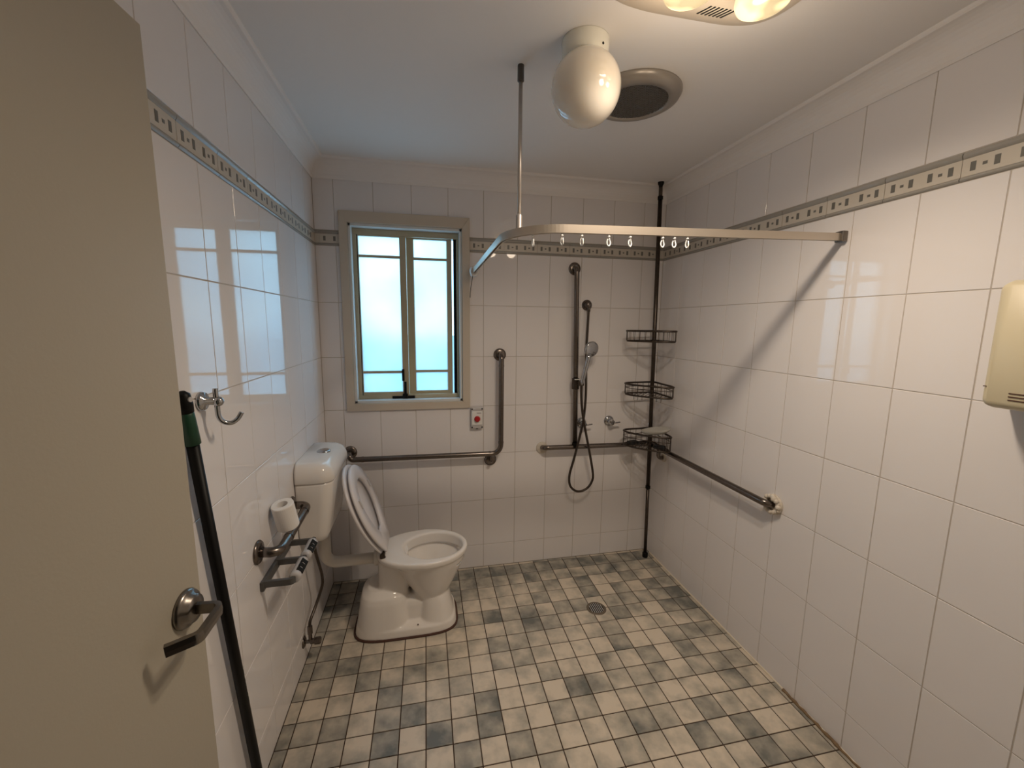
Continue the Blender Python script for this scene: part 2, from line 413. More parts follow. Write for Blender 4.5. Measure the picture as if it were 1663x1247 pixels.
SHADES.update({(i, 3): v for i, v in {0: 0.3, 1: 0.75, 2: 0.45, 3: 0.75, 4: 0.05, 5: 0.5, 6: 0.5, 7: 0.2, 8: 0.5, 9: 0.6, 10: 0.5, 11: 0.5, 12: 0.75, -7: 0.5, -8: 0.5}.items()})
SHADES.update({(i, 2): v for i, v in {0: 0.25, 1: 0.1, 2: 0.3, 3: 0.8, 4: 0.65, 5: 0.25, 6: 0.25, 7: 0.25, 8: 0.7, 9: 0.3, 10: 0.05, 11: 0.7, 12: 0.8, -1: 0.15, -2: 0.2, -3: 0.2, -4: 0.2, -5: 0.2, -6: 0.2, -7: 0.65, -8: 0.6}.items()})
SHADES.update({(i, 1): v for i, v in {0: 0.2, 1: 0.7, 2: 0.55, 3: 0.3, 4: 0.35, 5: 0.2, 6: 0.25, 7: 0.35, 8: 0.2, 9: 0.35, 10: 0.05, 11: 0.1, 12: 0.5, -1: 0.35, -2: 0.25, -3: 0.2, -4: 0.3, -5: 0.45, -6: 0.7, -7: 0.6, -8: 0.6}.items()})
SHADES.update({(i, 0): v for i, v in {0: 0.1, 1: 0.5, 2: 0.4, 3: 0.15, 4: 0.1, 5: 0.1, 6: 0.1, 7: 0.6, 8: 0.1, 9: 0.05, 10: 0.55, 11: 0.6, 12: 0.5, -1: 0.25, -2: 0.4, -3: 0.55, -4: 0.4, -5: 0.7, -6: 0.15, -7: 0.5, -8: 0.5}.items()})
SHADES.update({(i, -1): v for i, v in {0: 0.1, 1: 0.05, 2: 0.05, 3: 0.5, 4: 0.15, 5: 0.05, 6: 0.5, 7: 0.2, 8: 0.65, 9: 0.2, 10: 0.55, 11: 0.25, 12: 0.3, -1: 0.4, -2: 0.3, -3: 0.15, -4: 0.55, -5: 0.2, -6: 0.15, -7: 0.25, -8: 0.3}.items()})
SHADES.update({(i, -2): v for i, v in {0: 0.75, 1: 0.05, 2: 0.2, 3: 0.05, 4: 0.7, 5: 0.45, 6: 0.4, 7: 0.3, 8: 0.55, 9: 0.25, 10: 0.45, 11: 0.6, 12: 0.5, -1: 0.15, -2: 0.2, -3: 0.65, -4: 0.45, -5: 0.15, -6: 0.75, -7: 0.5, -8: 0.6}.items()})
SHADES.update({(i, -3): v for i, v in {0: 0.8, 1: 0.3, 2: 0.05, 3: 0.55, 4: 0.45, 5: 0.05, 6: 0.35, 7: 0.35, 8: 0.15, 9: 0.1, 10: 0.2, 11: 0.65, 12: 0.35, -1: 0.2, -2: 0.6, -3: 0.05, -4: 0.75, -5: 0.3, -6: 0.5, -7: 0.4}.items()})
SHADES.update({(i, -4): v for i, v in {0: 0.1, 1: 0.55, 2: 0.3, 3: 0.1, 4: 0.25, 5: 0.2, 6: 0.75, 7: 0.35, 8: 0.2, 9: 0.65, 10: 0.3, 11: 0.15, 12: 0.25, -3: 0.4, -4: 0.3, -5: 0.2}.items()})
SHADES.update({(i, -5): v for i, v in {7: 0.05, 8: 0.7, 9: 0.4, 10: 0.75, 11: 0.05, 12: 0.15}.items()})
far = bmesh.new()
for i in range(len(fx)-1):
    for k in range(len(fy)-1):
        j = 0.0042; a, b, c, d = fx[i]+j/2, fx[i+1]-j/2, fy[k]+j/2, fy[k+1]-j/2
        if b-a < 0.006 or d-c < 0.006: continue
        cx, cy = (a+b)/2, (c+d)/2
        if cy < -1.46:
            B(far, a, b, c, d, -0.008, 0.0); continue
        loc = [(round(-(b-a)/2, 4), round(-(d-c)/2, 4)), (round((b-a)/2, 4), round(-(d-c)/2, 4)), (round((b-a)/2, 4), round((d-c)/2, 4)), (round(-(b-a)/2, 4), round((d-c)/2, 4))]
        o = link('floor_tile', tile_mesh(loc, 0.008, 0.0008, ('f', tuple(loc)), 'floor_tile'), 'floor_tile', floor)
        o.matrix_world = Matrix.Translation((cx, cy, random.uniform(-0.0003, 0.0)))
        ci = round((fx[i+1]-FX)/FS) - 1 if i < len(fx)-2 else round((fx[i]-FX)/FS)
        ck = round((fy[k]-FY)/FS) if k > 0 else round((fy[k+1]-FY)/FS)-1
        s = SHADES.get((ci, ck))
        if s is None: s = random.choice((0.05, 0.1, 0.2, 0.3, 0.45, 0.65))
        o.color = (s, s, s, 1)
o = obj('floor_tile_field', far, 'floor_tile', floor, kind='stuff'); o.color = (0.25, 0.25, 0.25, 1)
# sealant bead and grime along the wall joints
bm = bmesh.new()
tube(bm, [(XR-0.001, -2.3+0.05*i, 0.001) for i in range(46)], 0.005, 6)
obj('trim_5', bm, 'sealant', kind='structure')
bm = bmesh.new()
pts = [(XR-0.003-0.004*random.random(), -1.55+0.02*i, 0.0015) for i in range(21)]
tube(bm, pts, [0.004+0.005*random.random() for _ in pts], 6)
obj('trim_6', bm, 'mould', kind='structure')

# ------------------------------------------------------------------ window
win = empty('window_1', (-0.43, 0.0, WZ0), 'structure')
win['label'] = 'beige aluminium sliding window with frosted panes and painted casing'
def part(name, bm, m_, parent, root=None, smooth=False):
    # root: the top-level empty (coordinates are given in world space)
    o = obj(name, bm, m_, None, smooth); o.parent = parent
    rt = root or parent
    if parent is rt: o.matrix_parent_inverse = Matrix.Translation(-Vector(rt.location))
    return o
def pbox(name, x0, x1, y0, y1, z0, z1, m_, parent, root=None, bev=0.0):
    bm = bmesh.new(); B(bm, x0, x1, y0, y1, z0, z1, bev); return part(name, bm, m_, parent, root)
ox0, ox1, oz0, oz1 = -0.780, -0.082, 1.044, 2.133
ix0, ix1, iz0, iz1 = -0.737, -0.125, 1.086, 2.074
def mitred(pts_):
    bm = bmesh.new(); loft(bm, [[Vector((p[0], -0.016, p[1])) for p in pts_], [Vector((p[0], 0.004, p[1])) for p in pts_]])
    bmesh.ops.recalc_face_normals(bm, faces=bm.faces[:])
    bmesh.ops.bevel(bm, geom=bm.edges[:], offset=0.002, segments=2, affect='EDGES'); return bm
for pts_ in ([(ox0, oz0), (ix0, iz0), (ix0, iz1), (ox0, oz1)], [(ox1, oz0), (ox1, oz1), (ix1, iz1), (ix1, iz0)], [(ox0, oz1), (ix0, iz1), (ix1, iz1), (ox1, oz1)], [(ox0, oz0), (ox1, oz0), (ix1, iz0), (ix0, iz0)]):
    part('casing_board', mitred(pts_), 'casing_paint', win)
for a in ((WX0-0.001, WX0+0.012, WZ0, WZ1), (WX1-0.012, WX1+0.001, WZ0, WZ1), (WX0, WX1, WZ0-0.001, WZ0+0.012), (WX0, WX1, WZ1-0.012, WZ1+0.001)):
    pbox('reveal_board', a[0], a[1], 0.0, 0.118, a[2], a[3], 'reveal_paint', win)
fx0, fx1, fz0, fz1 = WX0+0.012, WX1-0.012, WZ0+0.012, WZ1-0.012
fr = pbox('frame_head', fx0, fx1, 0.058, 0.112, 2.028, fz1, 'window_frame', win, bev=0.002)
pbox('frame_sill', fx0, fx1, 0.058, 0.112, fz0, 1.122, 'window_frame', win, bev=0.002)
pbox('frame_jamb', fx0, -0.703, 0.058, 0.112, 1.122, 2.028, 'window_frame', win, bev=0.002)
pbox('frame_jamb', -0.152, fx1, 0.058, 0.112, 1.122, 2.028, 'window_frame', win, bev=0.002)
pbox('track_channel', -0.168, -0.152, 0.080, 0.110, 1.122, 2.028, 'black_plastic', win)
pbox('track_channel', -0.703, -0.699, 0.066, 0.110, 1.122, 2.028, 'black_plastic', win)
def sash(x0, x1, lst, rst, y0, y1, root):
    s = pbox('sash_stile', x0, x0+lst, y0, y1, 1.12, 2.030, 'window_frame', root, bev=0.002)
    pbox('sash_stile', x1-rst, x1, y0, y1, 1.12, 2.030, 'window_frame', root, bev=0.002)
    pbox('sash_rail', x0+lst, x1-rst, y0, y1, 1.12, 1.140, 'window_frame', root)
    pbox('sash_rail', x0+lst, x1-rst, y0, y1, 2.022, 2.030, 'window_frame', root)
    ym = (y0+y1)/2
    for z0, z1 in ((1.14, 1.2505), (1.2645, 1.907), (1.921, 2.022)):
        pbox('pane', x0+lst, x1-rst, ym-0.002, ym+0.002, z0, z1, 'frosted_glass', root)
    for z in (1.2575, 1.914):
        pbox('glazing_bar', x0+lst, x1-rst, y0+0.003, y1-0.003, z-0.007, z+0.007, 'window_frame', root)
sash(-0.699, -0.438, 0.004, 0.036, 0.062, 0.082, win)
sash(-0.438, -0.178, 0.042, 0.030, 0.087, 0.107, win)
bm = bmesh.new(); B(bm, -0.477, -0.463, 0.046, 0.062, 1.205, 1.275, 0.003); B(bm, -0.466, -0.452, 0.05, 0.062, 1.12, 1.20, 0.003)
part('latch', bm, 'black_plastic', win)
bm = bmesh.new(); B(bm, -0.535, -0.405, 0.046, 0.059, 1.100, 1.116, 0.003); B(bm, -0.475, -0.445, 0.040, 0.06, 1.098, 1.13, 0.004)
part('sill_lock', bm, 'black_plastic', win)

# ------------------------------------------------------------------ door
DA = math.atan2(0.0045, 0.054)*0.98
door = empty('door_1', (-0.799, -1.5504, 0.0), 'structure')
door['label'] = 'cream painted door leaf standing open beside the left wall'
door.rotation_euler = (0, 0, -DA)
def dpart(name, bm, m_, parent, smooth=False):
    o = obj(name, bm, m_, None, smooth); o.parent = parent; return o
bm = bmesh.new(); B(bm, -0.034, 0.0, -0.82, 0.0, 0.012, 2.04, 0.0015); leaf = dpart('leaf', bm, 'door_paint', door)
hy, hz = -0.050, 0.990
bm = bmesh.new(); lathe(bm, [(0.037, 0), (0.0375, 0.004), (0.034, 0.010), (0.027, 0.012), (0.0255, 0.020), (0.012, 0.022)], (0, hy, hz), (1, 0, 0), 32)
hd = dpart('handle', bm, 'handle_metal', door, True)
bm = bmesh.new()
path = fillet([(0.012, hy, hz), (0.066, hy, hz), (0.070, hy-0.076, hz-0.004), (0.028, hy-0.100, hz-0.008)], [0, 0.012, 0.014, 0], 6)
sweep(bm, path, [(-0.005, -0.010), (0.005, -0.010), (0.006, 0), (0.005, 0.010), (-0.005, 0.010), (-0.006, 0)])
dpart('lever', bm, 'handle_metal', hd, False)

# ------------------------------------------------------------------ toilet
T = thing('toilet', 'white ceramic toilet with raised seat and wall cistern below the window', 'toilet', (-0.45, -0.39, 0.0))
TY = -0.39
bm = bmesh.new()
def rim_out(z, s=1.0):
    pts_ = []
    for i in range(48):
        t = 2*math.pi*i/48; c, s_ = math.cos(t), math.sin(t)
        if c >= 0: x = -0.365+0.225*s*c; y = 0.178*s*s_
        else:
            u = abs(c)**(2/3.4); x = -0.365-0.232*u*s; y = math.copysign(abs(s_)**(2/3.4), s_)*0.178*s*(1-0.30*u**1.6)
        pts_.append(Vector((x, TY+y, z)))
    return pts_
def ell(cx, a, b, z, n=48): return [Vector((cx+a*math.cos(2*math.pi*i/n), TY+b*math.sin(2*math.pi*i/n), z)) for i in range(n)]
def mixr(r1, r2, t): return [p.lerp(q, t) for p, q in zip(r1, r2)]
o_top = rim_out(0.400, 0.985); o_mid = rim_out(0.392, 1.0); o_low = rim_out(0.372, 0.99)
body_top = mixr(ell(-0.345, 0.196, 0.166, 0.366), rim_out(0.366, 0.95), 0.35)
rings = [ell(-0.335, 0.055, 0.055, 0.09), ell(-0.332, 0.078, 0.085, 0.13), ell(-0.330, 0.092, 0.10, 0.165), ell(-0.332, 0.120, 0.118, 0.215), ell(-0.335, 0.152, 0.136, 0.275), ell(-0.338, 0.180, 0.153, 0.33), body_top, o_low, o_mid, o_top,
         ell(-0.315, 0.158, 0.136, 0.400), ell(-0.315, 0.150, 0.128, 0.394), ell(-0.317, 0.146, 0.125, 0.345), ell(-0.317, 0.164, 0.141, 0.332), ell(-0.320, 0.13, 0.112, 0.29), ell(-0.325, 0.095, 0.085, 0.245), ell(-0.33, 0.05, 0.05, 0.215)]
loft(bm, rings)
bowl_me = bm
# plinth, rear trap housing, front foot and neck share the same casting
def rbox(x0, x1, hw, z0, z1, p=3.2, top=0.75, steps=8, lean=0.0):
    rr = []
    for i in range(steps+1):
        t = i/steps; z = z0+(z1-z0)*t
        k = 1-(1-top)*t if t < 0.75 else (1-(1-top)*0.75)*math.sqrt(max(0.05, 1-((t-0.75)/0.25)**2*0.55))
        rr.append(se((x0+x1)/2+lean*t, TY, (x1-x0)/2*k, hw*k, z, 48, p))
    return rr
loft(bm, rbox(-0.712, -0.202, 0.152, 0.004, 0.055, 4.0, 0.96))
loft(bm, rbox(-0.708, -0.43, 0.148, 0.01, 0.222, 3.0, 0.80, lean=0.004))
loft(bm, rbox(-0.405, -0.207, 0.142, 0.01, 0.185, 2.6, 0.70, lean=-0.012))
loft(bm, rbox(-0.60, -0.30, 0.095, 0.01, 0.17, 3.0, 0.9))
loft(bm, [se(-0.52, TY, 0.075, 0.085, z, 48, 3) for z in (0.15, 0.22, 0.30, 0.36, 0.385)])
pan = part('pan', bm, 'ceramic', T, smooth=True)
md = pan.modifiers.new('fuse', 'REMESH'); md.mode = 'VOXEL'; md.voxel_size = 0.0045; md.use_smooth_shade = True
sm = pan.modifiers.new('soften', 'SMOOTH'); sm.factor = 0.5; sm.iterations = 8
bm = bmesh.new(); tube(bm, se(-0.457, TY, 0.256, 0.154, 0.004, 64, 4.0), 0.006, 8, closed=True); part('floor_seal', bm, 'seal_dirt', T, smooth=True)
bm = bmesh.new(); lathe(bm, [(0.0, 0.0), (0.0035, 0.0), (0.0035, 0.002), (0.002, 0.003)], (-0.40, TY-0.135, 0.055), (0, -0.6, 1), 12); part('fixing_cap', bm, 'seal_dirt', T)
# seat and lid hinge up together and lean on the cistern
hx, hzz = -0.563, 0.418
SA = math.atan2(0.170, 0.436)
mh = Matrix.Translation((hx, TY, hzz)) @ Matrix.Rotation(-(math.pi/2+SA), 4, 'Y')     # local +x runs up the raised lid, local -z faces the bowl side
def seat_w(s, L, wmax, w0):
    t = s/L
    if t < 0.55: return w0+(wmax-w0)*math.sin(t/0.55*math.pi/2)**0.9
    return wmax*math.sqrt(max(0.0, 1-((t-0.55)/0.45)**2.2))
def egg(L, wmax, w0, n=30, s0=0.0):
    up = [(s0+(L-s0)*(1-math.cos(math.pi*i/n))/2) for i in range(n+1)]
    a = [(s, seat_w(s, L, wmax, w0)) for s in up]; b = [(s, -q) for s, q in reversed(a[1:-1] if w0 == 0 else a[:-1])]
    return a+b
def slab(bm, outline, z0, z1, r=0.004):
    c = Vector((sum(p[0] for p in outline)/len(outline), 0, 0))
    def ring(z, k): return [c+(Vector((p[0], p[1], 0))-c)*k+Vector((0, 0, z)) for p in outline]
    loft(bm, [ring(z0, 0.975), ring(z0+r, 1.0), ring(z1-r, 1.0), ring(z1, 0.975)])
bm = bmesh.new(); slab(bm, egg(0.462, 0.196, 0.075), -0.002, 0.012); bmesh.ops.transform(bm, matrix=mh, verts=bm.verts[:])
part('lid', bm, 'seat_plastic', T, smooth=True)
bm = bmesh.new()
out = egg(0.450, 0.191, 0.070, 30); n = len(out)
inn = []
for s, q in out:
    t = s/0.445; inn.append((0.10+0.275*t if True else 0, q*0.60))
def rg(o_, z, k=0.0):
    c = Vector((0.25, 0, 0)); return [Vector((p[0], p[1], z)).lerp(Vector((c.x, 0, z)), k) for p in o_]
loft(bm, [rg(out, -0.026, 0.02), rg(out, -0.022), rg(out, -0.014), rg(inn, -0.012), rg(inn, -0.024), rg(inn, -0.028, -0.03)], closed=True)
bmesh.ops.transform(bm, matrix=mh, verts=bm.verts[:])
seat = part('seat', bm, 'seat_plastic', T, smooth=True)
for s, q in ((0.30, 0.135), (0.30, -0.135)):
    bm = bmesh.new(); B(bm, s-0.022, s+0.022, q-0.008, q+0.008, -0.034, -0.024, 0.003); bmesh.ops.transform(bm, matrix=mh, verts=bm.verts[:])
    o = obj('bumper', bm, 'light_grey_plastic'); o.parent = seat
for q in (-0.078, 0.078):
    bm = bmesh.new(); lathe(bm, [(0.011, -0.016), (0.012, -0.014), (0.012, 0.014), (0.011, 0.016)], (hx, TY+q, 0.415), (0, 1, 0), 16); lathe(bm, [(0.014, 0.397), (0.014, 0.403), (0.007, 0.405), (0.007, 0.415)], (hx, TY+q, 0), (0, 0, 1), 16)
    part('hinge', bm, 'dark_steel', T, smooth=False)
# cistern
def crect(x1, y0, y1, z, r, rb=0.012, x0=XL+0.0015):
    pts_ = fillet([(x0, y0, z), (x1, y0, z), (x1, y1, z), (x0, y1, z)], [rb, r, r, rb], 7, closed=True); return pts_
bm = bmesh.new()
loft(bm, [crect(-0.810, -0.560, -0.240, 0.562, 0.03), crect(-0.790, -0.575, -0.225, 0.570, 0.04), crect(-0.780, -0.583, -0.217, 0.60, 0.045), crect(-0.763, -0.592, -0.208, 0.72, 0.05), crect(-0.753, -0.597, -0.203, 0.835, 0.05), crect(-0.755, -0.595, -0.205, 0.846, 0.05)])
part('cistern_body', bm, 'ceramic', T, smooth=True)
bm = bmesh.new()
loft(bm, [crect(-0.748, -0.600, -0.200, 0.848, 0.055), crect(-0.745, -0.602, -0.198, 0.852, 0.055), crect(-0.747, -0.602, -0.198, 0.880, 0.055), crect(-0.755, -0.598, -0.202, 0.903, 0.055), crect(-0.769, -0.588, -0.212, 0.920, 0.05), crect(-0.788, -0.574, -0.226, 0.930, 0.045), crect(-0.813, -0.555, -0.245, 0.934, 0.04)])
cl = part('cistern_lid', bm, 'ceramic', T, smooth=True)
bm = bmesh.new(); lathe(bm, [(0.030, 0.929), (0.030, 0.938), (0.026, 0.941), (0.0, 0.941)], (-0.822, -0.40, 0), (0, 0, 1), 28); o = obj('flush_button', bm, 'chrome', None, True); o.parent = cl
bm = bmesh.new(); tube(bm, fillet([(-0.842, -0.40, 0.58), (-0.842, -0.40, 0.362), (-0.545, -0.395, 0.362)], [0, 0.055, 0], 10), 0.027, 20)
lathe(bm, [(0.037, 0.545), (0.039, 0.548), (0.039, 0.566), (0.03, 0.568)], (-0.842, -0.40, 0), (0, 0, 1), 24); lathe(bm, [(0.036, 0), (0.038, 0.003), (0.038, 0.03), (0.03, 0.034)], (-0.612, -0.397, 0.362), (1, 0, 0), 24)
part('flush_pipe', bm, 'pipe_plastic', T, smooth=True)

# ------------------------------------------------------------------ stop valve and hose under the cistern
V = thing('stop_valve', 'small metal stop valve with braided hose on tiled wall under the cistern', 'valve', (XL, -0.606, 0.106))
bm = bmesh.new(); lathe(bm, [(0.026, 0.0), (0.026, 0.002), (0.018, 0.008), (0.010, 0.010)], (XL, -0.606, 0.106), (1, 0, 0), 24); part('wall_flange', bm, 'steel', V, smooth=True)
bm = bmesh.new(); lathe(bm, [(0.008, 0.006), (0.008, 0.05), (0.012, 0.05), (0.012, 0.03)], (XL, -0.606, 0.106), (1, 0, 0), 16); lathe(bm, [(0.008, 0.0), (0.008, 0.04), (0.011, 0.04), (0.011, 0.075), (0.007, 0.077)], (XL+0.03, -0.606, 0.106), (0, 0, 1), 14); part('body', bm, 'steel', V)
bm = bmesh.new(); lathe(bm, [(0.010, 0.045), (0.016, 0.048), (0.016, 0.070), (0.012, 0.074)], (XL, -0.606, 0.106), (1, 0, 0), 8); part('knob', bm, 'steel', V)
bm = bmesh.new(); tube(bm, catmull([(XL+0.03, -0.606, 0.178), (XL+0.032, -0.598, 0.205), (XL+0.048, -0.545, 0.250), (XL+0.068, -0.512, 0.315), (XL+0.072, -0.520, 0.37), (XL+0.070, -0.537, 0.42), (XL+0.062, -0.558, 0.50), (XL+0.058, -0.566, 0.55), (XL+0.058, -0.566, 0.575)], 6), 0.0068, 10); part('hose', bm, 'dark_steel', V, smooth=True)

# ------------------------------------------------------------------ grab rails
def flange(root, p, nrm, m_='steel', r=0.038, name='flange'):
    bm = bmesh.new(); lathe(bm, [(r, 0.0), (r, 0.004), (r*0.9, 0.009), (r*0.5, 0.012)], p, nrm, 28); return part(name, bm, m_, root, smooth=True)
RR = 0.0155
def rail(name, root, pts_, rad, r=RR, m_='steel'):
    bm = bmesh.new(); tube(bm, fillet(pts_, rad, 9), r, 16); return part(name, bm, m_, root, smooth=True)
def collar(root, p, ax, r=RR+0.0012, l=0.012):
    bm = bmesh.new(); lathe(bm, [(RR*0.9, -l/2), (r, -l/2), (r, l/2), (RR*0.9, l/2)], p, ax, 20); part('joint_collar', bm, 'steel', root, smooth=False)
G = thing('grab_rail', 'L-shaped stainless grab rail on the wall beside the toilet under the window', 'grab rail', (-0.3, -0.06, 0.765))
rail('bar', G, [(-0.775, 0.0, 0.80), (-0.775, -0.06, 0.80), (-0.76, -0.06, 0.774), (0.098, -0.06, 0.766), (0.098, -0.06, 1.362), (0.098, 0.0, 1.364)], [0, 0.03, 0.02, 0.055, 0.04, 0])
flange(G, (-0.775, 0, 0.80), (0, -1, 0)); flange(G, (0.098, 0, 1.362), (0, -1, 0)); flange(G, (0.042, 0, 0.712), (0, -1, 0))
rail('stem', G, [(0.042, -0.06, 0.765), (0.042, -0.058, 0.714), (0.042, 0.0, 0.711)], [0, 0.025, 0], 0.011)
for p, ax in (((0.098, -0.06, 1.30), (0, 0, 1)), ((0.098, -0.06, 0.835), (0, 0, 1)), ((0.03, -0.06, 0.7665), (1, 0, 0)), ((-0.70, -0.06, 0.7735), (1, 0, 0))): collar(G, p, ax)
G = thing('grab_rail', 'corner stainless grab rail with upright shower bar behind the corner caddy', 'grab rail', (1.0, -0.055, 0.78))
rail('bar', G, [(0.374, 0.0, 0.772), (0.374, -0.055, 0.784), (1.096, -0.055, 0.776), (1.096, -1.005, 0.786), (XR, -1.005, 0.776)], [0, 0.035, 0.055, 0.04, 0])
rail('upright', G, [(0.555, 0.0, 1.882), (0.549, -0.058, 1.878), (0.572, -0.058, 0.80)], [0, 0.04, 0])
bm = bmesh.new(); lathe(bm, [(0.017, -0.03), (0.018, -0.028), (0.018, 0.0), (0.016, 0.002)], (0.572, -0.058, 0.808), (0, 0, 1), 16); part('end_cap', bm, 'black_plastic', G)
flange(G, (0.374, 0, 0.770), (0, -1, 0), 'silicone'); flange(G, (0.555, 0, 1.880), (0, -1, 0)); flange(G, (XR, -1.005, 0.778), (-1, 0, 0), 'silicone', 0.044)
bm = bmesh.new()
for k in range(16):
    a = 2*math.pi*k/16; r = 0.03+0.008*random.random()
    p = Vector((XR-0.012-0.01*random.random(), -1.005+r*math.cos(a), 0.778+r*math.sin(a)))
    bmesh.ops.create_icosphere(bm, subdivisions=1, radius=0.011+0.004*random.random(), matrix=Matrix.Translation(p))
part('silicone_bead', bm, 'silicone', G, smooth=True)
rail('stem', G, [(1.096, -0.165, 0.774), (1.096, -0.158, 0.712), (XR, -0.150, 0.708)], [0, 0.03, 0], 0.012)
flange(G, (XR, -0.150, 0.708), (-1, 0, 0), 'silicone', 0.026)
G = thing('grab_rail', 'short stainless grab rail on the left wall carrying the toilet roll', 'grab rail', (XL, -0.82, 0.76))
rail('bar', G, [(XL, -1.004, 0.774), (XL+0.066, -1.0, 0.764), (XL+0.066, -0.645, 0.776), (XL, -0.640, 0.776)], [0, 0.045, 0.035, 0], 0.0165)
flange(G, (XL, -1.004, 0.774), (1, 0, 0), r=0.04); flange(G, (XL, -0.640, 0.776), (1, 0, 0))
collar(G, (XL+0.066, -0.90, 0.767), (0, 1, 0), 0.0178); collar(G, (XL+0.066, -0.70, 0.774), (0, 1, 0), 0.0178)

# ------------------------------------------------------------------ toilet roll and holder
P = thing('toilet_roll', 'white toilet paper roll standing on the short grab rail against the tiles', 'toilet roll', (XL+0.055, -0.865, 0.79))
ax = Vector((-0.10, -0.22, 1)).normalized()
bm = bmesh.new(); lathe(bm, [(0.019, 0.0), (0.036, 0.0), (0.038, 0.003), (0.038, 0.097), (0.036, 0.100), (0.019, 0.100), (0.019, 0.0)], (XL+0.052, -0.852, 0.786), ax, 36); part('paper', bm, 'paper', P, smooth=False)
bm = bmesh.new()
q0 = Vector((XL+0.052, -0.852, 0.786))+ax*0.095
sheet = [q0+Vector((0.0, 0.036, 0)), q0+Vector((0.012, 0.066, 0.0)), q0+Vector((0.014, 0.06, -0.03)), q0+Vector((0.0, 0.036, -0.06))]
loft(bm, [sheet, [p+Vector((-0.002, 0.0, 0)) for p in sheet]]); part('loose_sheet', bm, 'paper', P)
Hd = thing('roll_holder', 'empty double grey toilet roll holder on the wall below the short grab rail', 'roll holder', (XL, -0.865, 0.65))
bm = bmesh.new(); B(bm, XL, XL+0.013, -1.010, -0.722, 0.630, 0.664, 0.003); part('back_plate', bm, 'grey_plastic', Hd)
for y in (-1.002, -0.866, -0.730):
    bm = bmesh.new(); sweep(bm, fillet([(XL+0.006, y, 0.655), (XL+0.096, y, 0.655), (XL+0.104, y+0.012, 0.655)], [0, 0.01, 0], 4), [(-0.006, -0.011), (0.006, -0.011), (0.006, 0.011), (-0.006, 0.011)])
    part('arm', bm, 'grey_plastic', Hd)
for y0 in (-0.990, -0.854):
    z = 0.657; d = Vector((0, 1, 0)); bm = bmesh.new()
    lathe(bm, [(0.010, 0.0), (0.0185, 0.002), (0.020, 0.010), (0.019, 0.056), (0.020, 0.102), (0.0185, 0.110), (0.010, 0.112)], (XL+0.103, y0, z), d, 20)
    sp = part('spindle', bm, 'light_grey_plastic', Hd, smooth=True)
    for k in range(3):
        bm = bmesh.new(); c = Vector((XL+0.103+0.0131, y0, z+0.0131))+d*(0.030+0.026*k)
        vs = [c+d*a_+Vector((0.7, 0, -0.7))*b_+Vector((1, 0, 1))*e_ for e_ in (-0.003, 0.0010) for a_, b_ in ((-0.011, -0.013), (0.011, -0.013), (0.011, 0.013), (-0.011, 0.013))]
        loft(bm, [vs[:4], vs[4:]]); o = obj('slot', bm, 'void_black'); o.parent = sp

# ------------------------------------------------------------------ robe hook and broom
K = thing('robe_hook', 'chrome robe hook on the left wall beside the door edge', 'hook', (XL, -1.265, 1.335))
bm = bmesh.new(); lathe(bm, [(0.024, 0.0), (0.025, 0.004), (0.022, 0.012), (0.010, 0.014), (0.010, 0.034), (0.006, 0.036)], (XL, -1.265, 1.340), (1, 0, 0), 24); part('base', bm, 'chrome', K, smooth=True)
bm = bmesh.new(); tube(bm, catmull([(XL+0.036, -1.262, 1.372), (XL+0.036, -1.262, 1.35), (XL+0.036, -1.260, 1.33), (XL+0.036, -1.258, 1.30), (XL+0.042, -1.252, 1.283), (XL+0.056, -1.244, 1.276), (XL+0.070, -1.236, 1.284), (XL+0.080, -1.230, 1.302)], 6), 0.0062, 12)
bmesh.ops.create_uvsphere(bm, u_segments=16, v_segments=10, radius=0.013, matrix=Matrix.Translation((XL+0.04, -1.261, 1.338))); part('prong', bm, 'chrome', K, smooth=True)
BT, BB = Vector((XL+0.020, -1.375, 1.372)), Vector((XL+0.020, -1.166, 0.001))
Bm = thing('broom', 'black broom handle with green grip leaning along the left wall', 'broom', tuple(BB))
dv = (BB-BT).normalized()
bm = bmesh.new(); tube(bm, [BT+dv*0.10, BB], 0.0135, 18); hp = part('pole', bm, 'black_plastic', Bm, smooth=True)
bm = bmesh.new(); tube(bm, [BT+dv*0.035, BT+dv*0.05, BT+dv*0.12, BT+dv*0.122], [0.014, 0.0155, 0.0175, 0.012], 18); part('grip', bm, 'green_plastic', Bm, smooth=True)
bm = bmesh.new(); tube(bm, [BT+dv*0.04, BT+dv*0.02, BT-dv*0.004, BT-dv*0.012], [0.0155, 0.0165, 0.014, 0.005], 18); part('hanging_cap', bm, 'black_plastic', Bm, smooth=True)
bm = bmesh.new(); lathe(bm, [(0.0, 0.0), (0.006, 0.0), (0.006, 0.003), (0.0, 0.003)], tuple(BT+dv*0.008+Vector((0.0142, -0.004, 0))), (1, -0.25, 0), 14); part('hole_ring', bm, 'light_grey_plastic', Bm)
bm = bmesh.new()      # worn lettering on the handle, no longer readable
sd = Vector((1, 0, 0)); td = dv.cross(sd).normalized()
for k in range(11):
    if k in (3, 7): continue
    c = BT+dv*(0.83+0.013*k)
    for q in range(2):
        a = -0.6+random.uniform(-0.2, 0.2)+0.35*q
        n_ = sd*math.cos(a)-td*math.sin(a)*-1; e = dv.cross(n_)
        p = c+n_*0.0133+dv*random.uniform(-0.003, 0.003)
        vs = [p+dv*s1*0.004*random.uniform(.5, 1)+e*s2*0.0016 for s1, s2 in ((-1, -1), (1, -1), (1, 1), (-1, 1))]
        loft(bm, [vs, [v+n_*0.0006 for v in vs]])
part('worn_print', bm, 'pole_print', Bm)['kind'] = 'stuff'

